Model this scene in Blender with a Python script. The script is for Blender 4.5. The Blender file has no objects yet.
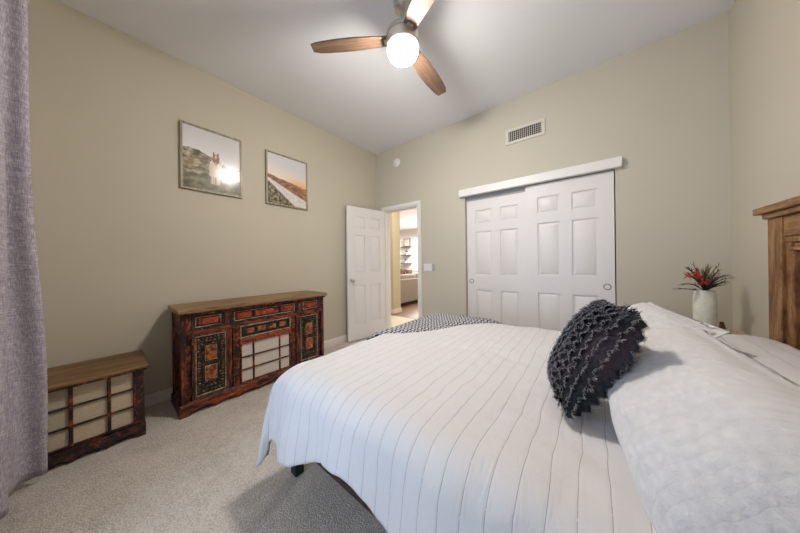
import bpy, bmesh, math, random
from mathutils import Vector, Matrix, noise
random.seed(7)
S = bpy.context.scene
COL = S.collection

def srgb(r, g, b):
    def f(v):
        v /= 255.0
        return v / 12.92 if v <= .04045 else ((v + .055) / 1.055) ** 2.4
    return (f(r), f(g), f(b), 1.0)

# ------------------------------------------------------------------ camera, world, lights, exposure
cam_d = bpy.data.cameras.new('camera'); cam = bpy.data.objects.new('camera', cam_d); COL.objects.link(cam)
cam_d.sensor_width = 36; cam_d.lens = 239.1 / 800 * 36; cam_d.shift_y = -4.2 / 800; cam_d.clip_start = .02
cam.matrix_world = (Matrix.Translation((0, 0, 1.17)) @ Matrix.Rotation(.6772, 4, 'Z')
                    @ Matrix.Rotation(math.pi / 2, 4, 'X') @ Matrix.Rotation(-.0121, 4, 'Z'))
S.camera = cam
S.view_settings.view_transform = 'Standard'; S.view_settings.look = 'None'
S.view_settings.gamma = 1; S.view_settings.use_curve_mapping = False
S.view_settings.exposure = 0.0

W = bpy.data.worlds.new('world'); S.world = W; W.use_nodes = True
W.node_tree.nodes['Background'].inputs[0].default_value = (.75, .87, 1, 1)
W.node_tree.nodes['Background'].inputs[1].default_value = 1.6

def area_light(name, loc, target, sx, sy, power, color):
    d = bpy.data.lights.new(name, 'AREA'); d.shape = 'RECTANGLE'; d.size = sx; d.size_y = sy
    d.energy = power; d.color = color
    o = bpy.data.objects.new(name, d); COL.objects.link(o); o.location = loc
    o.rotation_euler = (Vector(target) - Vector(loc)).to_track_quat('-Z', 'Y').to_euler()
    return o
LAMP_EMIT = 272.0
area_light('daylight_window', (-.95, -.62, 1.32), (-.95, 1, 1.27), 1.5, 2.5, 27, (.45, .65, 1))
area_light('hall_fill', (-2.9, 3.6, 2.62), (-2.9, 3.6, 0), .5, .5, 24, (1, .93, .80))  # added warm fill below the hall ceiling, with no fixture behind it
area_light('living_fill', (-5.0, 8.0, 2.6), (-5.4, 7.2, 0), 2.5, 2.0, 520, (.93, .97, 1))  # added fill inside the living room to brighten it, not light from its windows

# ------------------------------------------------------------------ mesh helpers
class MB:
    def __init__(s): s.bm = bmesh.new()
    def box(s, a, b, bev=0, m=None, seg=1):
        lo = [min(a[i], b[i]) for i in range(3)]; hi = [max(a[i], b[i]) for i in range(3)]
        r = bmesh.ops.create_cube(s.bm, size=1)
        vs = r['verts']
        for v in vs:
            v.co = Vector([lo[i] + (v.co[i] + .5) * (hi[i] - lo[i]) for i in range(3)])
        if bev:
            es = list({e for v in vs for e in v.link_edges})
            bv = bmesh.ops.bevel(s.bm, geom=es, offset=bev, segments=seg, affect='EDGES', profile=.5)
            vs = list({v for f in bv['faces'] for v in f.verts} | {v for v in vs if v.is_valid})
        if m is not None:
            for v in vs: v.co = m @ v.co
        return s
    def frustum(s, lo, hi, axis, base, top, inset, m=None):
        # rect lo..hi in the two other axes, rising from base to top along axis, shrunk by inset at the top
        ax = [i for i in range(3) if i != axis]
        def P(u, v, w):
            p = [0, 0, 0]; p[ax[0]] = u; p[ax[1]] = v; p[axis] = w
            p = Vector(p); return s.bm.verts.new(m @ p if m is not None else p)
        A = [(lo[0], lo[1]), (hi[0], lo[1]), (hi[0], hi[1]), (lo[0], hi[1])]
        Bc = [(lo[0] + inset, lo[1] + inset), (hi[0] - inset, lo[1] + inset), (hi[0] - inset, hi[1] - inset), (lo[0] + inset, hi[1] - inset)]
        a = [P(u, v, base) for u, v in A]; b = [P(u, v, top) for u, v in Bc]
        for i in range(4): s.bm.faces.new((a[i], a[(i + 1) % 4], b[(i + 1) % 4], b[i]))
        s.bm.faces.new(b); s.bm.faces.new(a[::-1])
        return s
    def prism(s, poly, axis, w0, w1, m=None):
        ax = [i for i in range(3) if i != axis]
        def P(u, v, w):
            p = [0, 0, 0]; p[ax[0]] = u; p[ax[1]] = v; p[axis] = w
            p = Vector(p); return s.bm.verts.new(m @ p if m is not None else p)
        a = [P(u, v, w0) for u, v in poly]; b = [P(u, v, w1) for u, v in poly]; n = len(poly)
        for i in range(n): s.bm.faces.new((a[i], a[(i + 1) % n], b[(i + 1) % n], b[i]))
        s.bm.faces.new(a[::-1]); s.bm.faces.new(b)
        return s
    def lathe(s, prof, c=(0, 0, 0), n=32, m=None):
        rings = []
        for r, z in prof:
            ring = []
            for k in range(n):
                t = 2 * math.pi * k / n
                p = Vector((r * math.cos(t), r * math.sin(t), z))
                if m is not None: p = m @ p
                ring.append(s.bm.verts.new(p + Vector(c)))
            rings.append(ring)
        for i in range(len(rings) - 1):
            for k in range(n):
                s.bm.faces.new((rings[i][k], rings[i][(k + 1) % n], rings[i + 1][(k + 1) % n], rings[i + 1][k]))
        s.bm.faces.new(rings[0][::-1]); s.bm.faces.new(rings[-1])
        return s
    def tube(s, pts, rad, n=6, flat=1.0):
        pts = [Vector(p) for p in pts]; rings = []
        for i, p in enumerate(pts):
            d = (pts[min(i + 1, len(pts) - 1)] - pts[max(i - 1, 0)]).normalized()
            u = d.cross(Vector((0, 0, 1)))
            if u.length < 1e-4: u = Vector((1, 0, 0))
            u.normalize(); v = d.cross(u)
            r = rad[i] if isinstance(rad, (list, tuple)) else rad
            rings.append([s.bm.verts.new(p + u * (r * math.cos(2 * math.pi * k / n)) + v * (r * flat * math.sin(2 * math.pi * k / n))) for k in range(n)])
        for i in range(len(rings) - 1):
            for k in range(n):
                s.bm.faces.new((rings[i][k], rings[i][(k + 1) % n], rings[i + 1][(k + 1) % n], rings[i + 1][k]))
        s.bm.faces.new(rings[0][::-1]); s.bm.faces.new(rings[-1])
        return s
    def grid(s, nu, nv, fn, uvfn=None, closed_u=False):
        uv = s.bm.loops.layers.uv.verify()
        V = [[s.bm.verts.new(fn(i / nu, j / nv)) for j in range(nv + 1)] for i in range(nu + 1)]
        for i in range(nu):
            for j in range(nv):
                f = s.bm.faces.new((V[i][j], V[i + 1][j], V[i + 1][j + 1], V[i][j + 1]))
                for l, (a, b) in zip(f.loops, ((i, j), (i + 1, j), (i + 1, j + 1), (i, j + 1))):
                    l[uv].uv = uvfn(a / nu, b / nv) if uvfn else (a / nu, b / nv)
        return s

def world_loc(o):
    p = Vector((0, 0, 0))
    while o is not None: p += o.location; o = o.parent
    return p

def obj(name, mb, mat, parent=None, smooth=False, origin=None, recalc=True):
    bm = mb.bm
    if recalc: bmesh.ops.recalc_face_normals(bm, faces=bm.faces[:])
    me = bpy.data.meshes.new(name)
    off = world_loc(parent) if parent is not None else Vector(origin or (0, 0, 0))
    for v in bm.verts: v.co -= off
    bm.to_mesh(me); bm.free()
    if smooth is True:
        me.polygons.foreach_set('use_smooth', [True] * len(me.polygons))
    elif smooth:
        me.polygons.foreach_set('use_smooth', [True] * len(me.polygons))
        me.set_sharp_from_angle(angle=math.radians(smooth))
    me.materials.append(mat)
    o = bpy.data.objects.new(name, me); COL.objects.link(o)
    if parent is not None: o.parent = parent
    else: o.location = off
    return o

def tag(o, label, cat, group=None):
    o['label'] = label; o['category'] = cat
    if group: o['group'] = group
    return o

def thing(name, label, cat, loc, group=None):
    o = bpy.data.objects.new(name, None); COL.objects.link(o); o.location = loc; o.empty_display_size = .1
    return tag(o, label, cat, group)

def struct(name, mb, mat, parent=None, smooth=False):
    o = obj(name, mb, mat, parent, smooth)
    if parent is None: o['kind'] = 'structure'
    return o

# ------------------------------------------------------------------ materials
class NT:
    def __init__(s, name):
        s.m = bpy.data.materials.new(name); s.m.use_nodes = True
        s.t = s.m.node_tree; s.b = s.t.nodes['Principled BSDF']
    def n(s, kind, **kw):
        x = s.t.nodes.new(kind)
        for k, v in kw.items():
            if k.startswith('i_'): x.inputs[k[2:].replace('_', ' ')].default_value = v
            else: setattr(x, k, v)
        return x
    def l(s, a, b): s.t.links.new(a, b)
    def math(s, op, a, b=None, c=None):
        x = s.n('ShaderNodeMath', operation=op)
        for i, v in enumerate((a, b, c)):
            if v is None: continue
            if isinstance(v, (int, float)): x.inputs[i].default_value = v
            else: s.l(v, x.inputs[i])
        return x.outputs[0]
    def ramp(s, fac, stops, interp='LINEAR'):
        x = s.n('ShaderNodeValToRGB'); r = x.color_ramp; r.interpolation = interp
        while len(r.elements) < len(stops): r.elements.new(.5)
        for e, (p, c) in zip(r.elements, stops): e.position = p; e.color = c
        s.l(fac, x.inputs[0]); return x.outputs[0]
    def mix(s, fac, a, b, blend='MIX'):
        x = s.n('ShaderNodeMix', data_type='RGBA', blend_type=blend)
        for i, v in ((0, fac), (6, a), (7, b)):
            if isinstance(v, (int, float, tuple)): x.inputs[i].default_value = v
            else: s.l(v, x.inputs[i])
        return x.outputs[2]
    def coord(s, kind='Object', scale=(1, 1, 1), rot=(0, 0, 0)):
        c = s.n('ShaderNodeTexCoord'); mp = s.n('ShaderNodeMapping')
        mp.inputs['Scale'].default_value = scale; mp.inputs['Rotation'].default_value = rot
        s.l(c.outputs[kind], mp.inputs[0]); return mp.outputs[0]
    def noise(s, vec, scale, detail=3, rough=.5, dist=0):
        x = s.n('ShaderNodeTexNoise'); x.inputs['Scale'].default_value = scale
        x.inputs['Detail'].default_value = detail; x.inputs['Roughness'].default_value = rough
        x.inputs['Distortion'].default_value = dist
        s.l(vec, x.inputs['Vector']); return x.outputs['Fac']
    def bump(s, h, strength=.3, dist=.01):
        x = s.n('ShaderNodeBump'); x.inputs['Strength'].default_value = strength; x.inputs['Distance'].default_value = dist
        s.l(h, x.inputs['Height']); s.l(x.outputs[0], s.b.inputs['Normal'])
    def base(s, c):
        if isinstance(c, tuple): s.b.inputs['Base Color'].default_value = c
        else: s.l(c, s.b.inputs['Base Color'])
    def p(s, **kw):
        for k, v in kw.items(): s.b.inputs[k.replace('_', ' ')].default_value = v
        return s

def plain(name, c, rough=.5, metal=0, var=.04, nscale=30, bump=0, **kw):
    t = NT(name); v = t.coord()
    f = t.noise(v, nscale, 3)
    d = tuple(x * (1 - var * 2) for x in c[:3]) + (1,)
    t.base(t.ramp(f, [(.3, d), (.7, c)])); t.p(Roughness=rough, Metallic=metal, **kw)
    if bump: t.bump(f, bump, .004)
    return t.m

def wall_paint(name, c):
    t = NT(name); v = t.coord()
    big = t.noise(v, 1.2, 2); d = tuple(x * .97 for x in c[:3]) + (1,)
    t.base(t.ramp(big, [(.35, d), (.65, c)])); t.p(Roughness=.75)
    t.bump(t.noise(v, 90, 2), .12, .003); return t.m

def wood(name, dark, mid, light, axis=0, scale=5, rough=.5, stretch=12, bump=.25):
    t = NT(name); sc = [stretch] * 3; sc[axis] = 1.0
    v = t.coord('Object', tuple(sc))
    g = t.noise(v, scale * .5, 6, .62, .6); fine = t.noise(v, scale * 3, 4, .7, .2)
    f = t.math('ADD', t.math('MULTIPLY', g, .7), t.math('MULTIPLY', fine, .3))
    t.base(t.ramp(f, [(.36, dark), (.5, mid), (.64, light)])); t.p(Roughness=rough)
    t.bump(f, bump, .004); return t.m

def distressed(name, cols, scale=26, axis=None, rough=.5, bias=0., bump=.5):
    # black paint worn through to orange-red and ochre wood
    t = NT(name); sc = [1, 1, 1]
    if axis is not None: sc = [3.5, 3.5, 3.5]; sc[axis] = .8
    v = t.coord('Object', tuple(sc))
    a = t.noise(v, scale, 8, .72, .5); b = t.noise(v, scale * 3.1, 4, .7)
    f = t.math('ADD', t.math('ADD', t.math('MULTIPLY', a, .7), t.math('MULTIPLY', b, .3)), bias)
    n = len(cols)
    t.base(t.ramp(f, [(.38 + .24 * i / (n - 1), c) for i, c in enumerate(cols)]))
    t.p(Roughness=rough); t.bump(f, bump, .004); return t.m

BLACK = srgb(22, 17, 16); BROWNBLK = srgb(48, 28, 20); RUST = srgb(146, 62, 30); RED = srgb(176, 58, 32)
OCHRE = srgb(186, 116, 52); TANW = srgb(190, 150, 100)

M = {}
M['wall'] = wall_paint('wall_paint_greige', srgb(201, 192, 173))
M['hallwall'] = wall_paint('hall_wall_paint', srgb(205, 192, 165))
M['livwall'] = wall_paint('living_wall_paint', srgb(222, 216, 206))
M['ceil'] = wall_paint('ceiling_paint', srgb(233, 233, 235))
M['white'] = plain('white_trim_paint', srgb(234, 229, 222), .42, var=.01)
M['door'] = plain('white_door_paint', srgb(230, 224, 219), .42, var=.01)
M['nickel'] = plain('brushed_nickel', srgb(214, 210, 202), .36, 1, var=.04, nscale=60)
M['pull'] = plain('satin_pull_metal', srgb(150, 146, 140), .4, 1)
M['dark'] = plain('dark_void', srgb(40, 38, 35), .9)
M['plastic'] = plain('white_plastic', srgb(232, 230, 224), .4, var=.01)

def carpet():
    t = NT('beige_loop_carpet'); v = t.coord()
    vo = t.n('ShaderNodeTexVoronoi'); vo.inputs['Scale'].default_value = 150; t.l(v, vo.inputs['Vector'])
    n1 = t.noise(v, 190, 3, .6); n2 = t.noise(v, 3.0, 4, .6); n3 = t.noise(v, 14, 3, .6)
    f = t.math('ADD', t.math('ADD', t.math('MULTIPLY', n1, .45), t.math('MULTIPLY', n2, .25)),
               t.math('ADD', t.math('MULTIPLY', n3, .15), t.math('MULTIPLY', vo.outputs['Distance'], .3)))
    t.base(t.ramp(f, [(.36, srgb(138, 126, 112)), (.5, srgb(180, 168, 153)), (.64, srgb(212, 202, 190))]))
    t.p(Roughness=.95); t.b.inputs['Sheen Weight'].default_value = .2
    h = t.math('ADD', t.math('MULTIPLY', vo.outputs['Distance'], -.8), t.math('MULTIPLY', n1, .6))
    t.bump(h, .7, .008); return t.m
M['carpet'] = carpet()
def floor_planks():
    t = NT('wood_plank_floor'); v = t.coord('Object')
    br = t.n('ShaderNodeTexBrick'); br.inputs['Scale'].default_value = 1; br.inputs['Brick Width'].default_value = 1.2
    br.inputs['Row Height'].default_value = .14; br.inputs['Mortar Size'].default_value = .003
    br.inputs['Color1'].default_value = srgb(150, 112, 82); br.inputs['Color2'].default_value = srgb(125, 92, 68); br.inputs['Mortar'].default_value = srgb(70, 50, 38)
    t.l(v, br.inputs['Vector'])
    g = t.noise(t.coord('Object', (1, 14, 14)), 4, 5, .6, .5)
    t.base(t.mix(.5, br.outputs['Color'], t.ramp(g, [(.35, srgb(98, 70, 50)), (.65, srgb(178, 138, 104))]))); t.p(Roughness=.4); return t.m
M['planks'] = floor_planks()
M['darkwood'] = distressed('worn_black_wood', [BLACK, BLACK, BROWNBLK, RUST, OCHRE], 22)
M['rustwood'] = distressed('worn_rust_wood', [BLACK, BROWNBLK, RUST, RED, OCHRE], 15, bias=.02)
M['railwood'] = distressed('worn_rail_wood', [BLACK, BROWNBLK, RUST, RUST, TANW], 9, axis=1, bias=-.03)
M['stilewood'] = distressed('worn_stile_wood', [BLACK, BROWNBLK, RUST, OCHRE], 9, axis=2, bias=-.03)
M['redpanel'] = distressed('worn_red_panel', [BLACK, srgb(84, 36, 24), RUST, RED, srgb(206, 104, 56)], 24, bias=.0)
M['ochrepanel'] = distressed('worn_ochre_panel', [BLACK, srgb(96, 52, 28), srgb(160, 84, 40), OCHRE, TANW], 24, bias=.0)
M['paleedge'] = distressed('worn_pale_moulding', [BROWNBLK, srgb(120, 92, 70), srgb(166, 146, 120), srgb(190, 172, 146)], 20, bias=.03)
def carved():
    t = NT('carved_black_fretwork'); v = t.coord()
    vo = t.n('ShaderNodeTexVoronoi', feature='F1', distance='CHEBYCHEV'); vo.inputs['Scale'].default_value = 42; vo.inputs['Randomness'].default_value = .55
    t.l(v, vo.inputs['Vector']); f = vo.outputs['Distance']
    n = t.noise(v, 30, 5, .7)
    g = t.math('ADD', t.math('MULTIPLY', f, .8), t.math('MULTIPLY', n, .5))
    t.base(t.ramp(g, [(.30, srgb(176, 146, 110)), (.42, srgb(84, 56, 40)), (.52, BLACK), (1, BLACK)])); t.p(Roughness=.5)
    t.bump(f, 1, .012); t.t.nodes['Bump'].invert = True; return t.m
M['carved'] = carved()
M['topwood'] = wood('worn_top_wood', srgb(82, 58, 36), srgb(134, 104, 68), srgb(170, 140, 98), 1, 3.5, .5, 9)
def linen(name, c, d):
    t = NT(name)
    a = t.noise(t.coord('Object', (1, 8, 60)), 6, 3, .6); b = t.noise(t.coord('Object', (1, 60, 8)), 6, 3, .6)
    f = t.math('ADD', t.math('MULTIPLY', a, .5), t.math('MULTIPLY', b, .5))
    t.base(t.ramp(f, [(.35, d), (.65, c)])); t.p(Roughness=.9); t.bump(f, .2, .002); return t.m
M['chestwood'] = distressed('worn_dark_red_wood', [BLACK, BLACK, BROWNBLK, srgb(104, 48, 32), srgb(150, 92, 60)], 24, bias=-.01)
M['carvstud'] = distressed('carved_worn_studs', [BLACK, BLACK, BROWNBLK, srgb(112, 84, 58), srgb(188, 160, 120)], 60, bias=.01)
M['linen'] = linen('cream_linen_panel', srgb(214, 198, 172), srgb(184, 166, 138))
M['paper'] = linen('pale_paper_panel', srgb(222, 210, 196), srgb(200, 186, 170))

# ------------------------------------------------------------------ room shell
XL, XR, YB, YF, HC = -2.885, .815, 2.96, -.42, 3.02
T = .12
b = MB(); b.box((XL - T, YF - T, -.05), (XR + T, YB, 0)); struct('floor', b, M['carpet'])
b = MB(); b.box((XL - T, YF - T, HC), (XR + T, YB + T, HC + .1)); struct('ceiling', b, M['ceil'])
b = MB(); b.box((XL - T, YF - T, 0), (XL, YB + T, HC)); struct('wall_left', b, M['wall'])
b = MB(); b.box((XR, YF - T, 0), (XR + T, YB + T, HC)); struct('wall_right', b, M['wall'])
DX0, DX1, DZ = -2.70, -2.025, 2.03           # bedroom door opening
CX0, CX1, CZ = -1.285, .172, 2.03            # closet opening
b = MB()
b.box((XL, YB, 0), (DX0, YB + T, HC)); b.box((DX0, YB, DZ), (DX1, YB + T, HC)); b.box((DX1, YB, 0), (CX0, YB + T, HC))
b.box((CX0, YB, CZ), (CX1, YB + T, HC)); b.box((CX1, YB, 0), (XR, YB + T, HC))
struct('wall_back', b, M['wall'])
WX0, WX1, WZ0, WZ1 = -1.75, -.15, .06, 2.6    # window behind the camera
b = MB()
b.box((XL, YF - T, 0), (WX0, YF, HC)); b.box((WX1, YF - T, 0), (XR, YF, HC))
b.box((WX0, YF - T, 0), (WX1, YF, WZ0)); b.box((WX0, YF - T, WZ1), (WX1, YF, HC))
struct('wall_front', b, M['wall'])
# closet interior
b = MB(); b.box((CX0 - .15, YB + .62, 0), (CX1 + .15, YB + .68, 2.4)); b.box((CX0 - .2, YB + T, 0), (CX0 - .15, YB + .68, 2.4)); b.box((CX1 + .15, YB + T, 0), (CX1 + .2, YB + .68, 2.4))
b.box((CX0 - .2, YB + T, 2.4), (CX1 + .2, YB + .68, 2.45)); struct('wall_closet', b, M['wall'])
b = MB(); b.box((CX0 - .2, YB, -.05), (CX1 + .2, YB + .68, 0)); struct('floor_closet', b, M['carpet'])
# window behind the camera
b = MB()
for x0, x1, z0, z1 in ((WX0, WX1, WZ0, WZ0 + .05), (WX0, WX1, WZ1 - .05, WZ1), (WX0, WX0 + .05, WZ0 + .05, WZ1 - .05), (WX1 - .05, WX1, WZ0 + .05, WZ1 - .05), (-.97, -.93, WZ0 + .05, WZ1 - .05)):
    b.box((x0, YF - .09, z0), (x1, YF - .04, z1))
win = struct('window_1', b, M['white'])
def clear_glass(name, tint=(1, 1, 1, 1), rough=.015, ior=1.5):
    t = NT(name); fr = t.n('ShaderNodeFresnel'); fr.inputs[0].default_value = ior
    tr = t.n('ShaderNodeBsdfTransparent'); tr.inputs[0].default_value = tint
    gl = t.n('ShaderNodeBsdfGlossy'); gl.inputs['Roughness'].default_value = rough
    mx = t.n('ShaderNodeMixShader'); t.l(fr.outputs[0], mx.inputs[0]); t.l(tr.outputs[0], mx.inputs[1]); t.l(gl.outputs[0], mx.inputs[2])
    t.l(mx.outputs[0], t.t.nodes['Material Output'].inputs[0]); return t.m
M['glass'] = clear_glass('clear_glass'); M['picglass'] = clear_glass('picture_glass', rough=.16, ior=1.30)
b = MB(); b.box((WX0 + .04, YF - .068, WZ0 + .04), (WX1 - .04, YF - .062, WZ1 - .04)); obj('pane', b, M['glass'], win)
b = MB(); b.box((WX0, YF - .12, WZ0 - .06), (WX1, YF + .015, WZ0), .004); struct('trim_window_sill', b, M['white'])

def baseboard(name, a, c):
    b = MB(); b.box(a, c, .004); return struct(name, b, M['white'])
BH = .098
baseboard('baseboard_left', (XL, YF, 0), (XL + .015, YB, BH))
b = MB()
for x0, x1 in ((XL + .015, -2.758), (-1.963, CX0 - .002), (CX1 + .002, XR - .015)): b.box((x0, YB - .015, 0), (x1, YB, BH), .004)
struct('baseboard_back', b, M['white'])
baseboard('baseboard_right', (XR - .015, YF, 0), (XR, YB, BH))
baseboard('baseboard_front', (XL + .015, YF, 0), (XR - .015, YF + .015, BH))

# door casing and jamb
b = MB()
CW = .056
b.box((DX0 - CW, YB - .016, 0), (DX0, YB, DZ + CW), .004); b.box((DX1, YB - .016, 0), (DX1 + CW, YB, DZ + CW), .004)
b.box((DX0, YB - .016, DZ), (DX1, YB, DZ + CW), .004)
struct('trim_1', b, M['white'])
b = MB()
b.box((DX0, YB - .002, 0), (DX0 + .016, YB + T + .002, DZ)); b.box((DX1 - .016, YB - .002, 0), (DX1, YB + T + .002, DZ)); b.box((DX0 + .016, YB - .002, DZ - .016), (DX1 - .016, YB + T + .002, DZ))
b.box((DX0 + .016, YB + .05, 0), (DX0 + .028, YB + .085, DZ - .016)); b.box((DX1 - .028, YB + .05, 0), (DX1 - .016, YB + .085, DZ - .016)); b.box((DX0 + .028, YB + .05, DZ - .028), (DX1 - .028, YB + .085, DZ - .016))
struct('trim_2', b, M['white'])
# closet header board and jamb liner
b = MB(); b.box((-1.343, YB - .055, 2.006), (.216, YB, 2.095), .003); struct('trim_3', b, M['white'])

PANELS = [(1.705, 1.885), (1.02, 1.60), (.235, .83)]
def six_panel(m, w, h, th=.036):
    # leaf in local coords: x 0..w, y 0..th (front at y=0), z 0..h
    b = MB(); k = h / 2.03
    st = .115 * w / .73; mid = .10 * w / .73; pw = (w - 2 * st - mid) / 2
    cols = [(st, st + pw), (st + pw + mid, w - st)]
    rec = .012
    b.box((st * .5, rec, st * .5), (w - st * .5, th - rec, h - .03), m=m)
    b.box((0, 0, 0), (st, th, h), m=m); b.box((w - st, 0, 0), (w, th, h), m=m); 
    zs = [0] + [z * k for p in PANELS[::-1] for z in p] + [h]
    for i in range(0, len(zs), 2): b.box((st, 0, zs[i]), (w - st, th, zs[i + 1]), m=m)
    for z0, z1 in PANELS:
        b.box((cols[0][1], 0, z0 * k), (cols[1][0], th, z1 * k), m=m)
        for x0, x1 in cols:
            for base, top in ((rec, .002), (th - rec, th - .002)):
                # sloped ogee edge round the opening and a raised field
                b.frustum((x0 + .014, z0 * k + .014), (x1 - .014, z1 * k - .014), 1, base, top, .022, m=m)
    return b
# open bedroom door, hinged on the left jamb
hx, hy = -2.712, 2.938; fx, fy = -2.822, 2.25
dv = Vector((fx - hx, fy - hy, 0)); ang = math.atan2(dv.y, dv.x)
dm = Matrix.Translation((hx, hy, .012)) @ Matrix.Rotation(ang, 4, 'Z')
# local y positive is to the left of travel (hinge -> free edge); visible face is the one towards +x
DWD = dv.length
d1 = six_panel(dm, DWD, 2.0)
door = struct('door_1', d1, M['door'], smooth=25)
tag(door, 'white six-panel door standing open beside the left wall', 'door')
for side in (-1, 1):
    y0 = .036 if side > 0 else 0
    b = MB()
    rm = dm @ Matrix.Translation((DWD - .065, y0, .90)) @ Matrix.Rotation(-side * math.pi / 2, 4, 'X')
    b.lathe([(.031, 0), (.031, .006), (.013, .01), (.012, .03), (.022, .036), (.029, .047), (.028, .058), (.018, .066)], n=24, m=rm)
    obj('door_knob', b, M['nickel'], door, smooth=40)
b = MB()
for z in (.25, 1.0, 1.78): b.tube([dm @ Vector((-.004, .04, z - .045)), dm @ Vector((-.004, .04, z + .045))], .007, 10)
obj('hinge', b, M['nickel'], door)
b = MB(); b.box((DWD - .0005, .006, .87), (DWD + .0015, .03, .93), m=dm); obj('latch_plate', b, M['nickel'], door)

# sliding closet doors
def pull(par, x, y, z):
    b = MB(); rm = Matrix.Translation((x, y, z)) @ Matrix.Rotation(math.pi / 2, 4, 'X')
    b.lathe([(.030, -.002), (.030, .003), (.024, .004), (.021, -.001), (.004, -.0015)], n=28, m=rm); obj('finger_pull', b, M['pull'], par, smooth=40)
lm = Matrix.Translation((-1.281, YB + .052, .012)); d2 = struct('door_2', six_panel(lm, .735, 1.95, .034), M['door'], smooth=25)
tag(d2, 'left white six-panel sliding closet door, running behind the other one', 'door')
pull(d2, -1.225, YB + .052, .915)
rm_ = Matrix.Translation((-.577, YB + .010, .012)); d3 = struct('door_3', six_panel(rm_, .740, 1.985, .034), M['door'], smooth=25)
tag(d3, 'right white six-panel sliding closet door, running in front, next to the right wall', 'door')
pull(d3, .108, YB + .010, .915)
b = MB(); b.box((CX0 + .002, YB + .040, 1.955), (-.56, YB + .05, 2.03)); b.box((CX0 + .002, YB + .05, 1.975), (CX1 - .002, YB + .09, 2.03)); struct('trim_4', b, plain('track_grey', srgb(170, 170, 168), .5))

# ------------------------------------------------------------------ hall and living room beyond the door
b = MB(); b.box((-4.8, YB, -.05), (-1.6, 4.0, -.001)); struct('floor_hall', b, plain('hall_pale_carpet', srgb(214, 203, 184), .95, nscale=90, bump=.5))
b = MB(); b.box((-9.6, 4.0, -.05), (-1.6, 9.42, -.006)); struct('floor_living', b, M['planks'])
b = MB(); b.box((-9.6, YB + T, 2.75), (-1.6, 9.42, 2.85)); struct('ceiling_living', b, M['ceil'])
b = MB(); b.box((-6.2, 4.14, 0), (-3.53, 4.40, 2.75)); struct('wall_hall', b, M['hallwall'])
b = MB(); b.box((-6.2, 4.125, 0), (-3.515, 4.14, .1), .003); b.box((-3.53, 4.14, 0), (-3.515, 4.415, .1), .003); struct('baseboard_hall', b, M['white'])
b = MB(); b.box((-4.85, YB + T, 0), (-4.75, 4.14, 2.75)); struct('wall_hall_end', b, M['hallwall'])
b = MB(); b.box((-4.75, YB, 0), (XL - T, YB + T, 2.75)); struct('wall_hall_near', b, M['hallwall'])
b = MB(); b.box((-1.7, YB + T, 0), (-1.6, 9.42, 2.75)); struct('wall_living_right', b, M['livwall'])
b = MB(); b.box((-9.6, 4.4, 0), (-9.5, 9.42, 2.75)); struct('wall_living_left', b, M['livwall'])
YV = 9.3
LW = [(-8.3, -7.42), (-6.62, -5.8)]
b = MB(); xs = [-9.5, LW[0][0], LW[0][1], LW[1][0], LW[1][1], -1.7]
for i in (0, 2, 4): b.box((xs[i], YV, 0), (xs[i + 1], YV + T, 2.75))
for x0, x1 in LW: b.box((x0, YV, 0), (x1, YV + T, .75)); b.box((x0, YV, 2.35), (x1, YV + T, 2.75))
struct('wall_living_back', b, M['livwall'])
tE = NT('daylit_window_glass'); tE.base((.9, .95, 1, 1)); tE.p(Emission_Color=(.93, .97, 1, 1), Emission_Strength=3.0)
for k, (x0, x1) in enumerate(LW):
    b = MB()
    for a0, a1, z0, z1 in ((x0, x1, .75, .80), (x0, x1, 2.3, 2.35), (x0, x0 + .05, .8, 2.3), (x1 - .05, x1, .8, 2.3), ((x0 + x1) / 2 - .015, (x0 + x1) / 2 + .015, .8, 2.3)): b.box((a0, YV - .02, z0), (a1, YV + .06, z1))
    w = struct('window_%d' % (k + 2), b, M['white'])
    b = MB(); b.box((x0 + .04, YV + .05, .79), (x1 - .04, YV + .055, 2.31)); obj('pane', b, tE.m, w)

sofa_f = plain('grey_sofa_fabric', srgb(168, 158, 148), .9, nscale=120, bump=.4)
so = thing('sofa', 'grey fabric sofa seen from behind through the open doorway', 'sofa', (-4.4, 5.75, -.006))
b = MB(); b.box((-4.10, 4.75, .08), (-3.90, 6.75, .72), .04, seg=3); obj('back', b, sofa_f, so, smooth=50)
b = MB(); b.box((-4.85, 4.95, .08), (-4.10, 6.55, .30), .03, seg=2); obj('base', b, sofa_f, so, smooth=50)
for k in range(2):
    b = MB(); b.box((-4.86, 4.96 + .8 * k, .30), (-4.12, 5.74 + .8 * k, .46), .05, seg=3); obj('seat_cushion', b, sofa_f, so, smooth=50)
    b = MB(); b.box((-4.28, 4.96 + .8 * k, .46), (-3.98, 5.74 + .8 * k, .83), .07, seg=3); obj('back_cushion', b, sofa_f, so, smooth=50)
    b = MB(); b.box((-4.86, 4.75 + 1.8 * k, .08), (-4.10, 4.95 + 1.8 * k, .60), .04, seg=2); obj('arm', b, sofa_f, so, smooth=50)
for x in (-4.78, -3.97):
    for y in (4.82, 6.68):
        b = MB(); b.box((x - .03, y - .03, -.006), (x + .03, y + .03, .08)); obj('leg', b, M['dark'], so)

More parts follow.
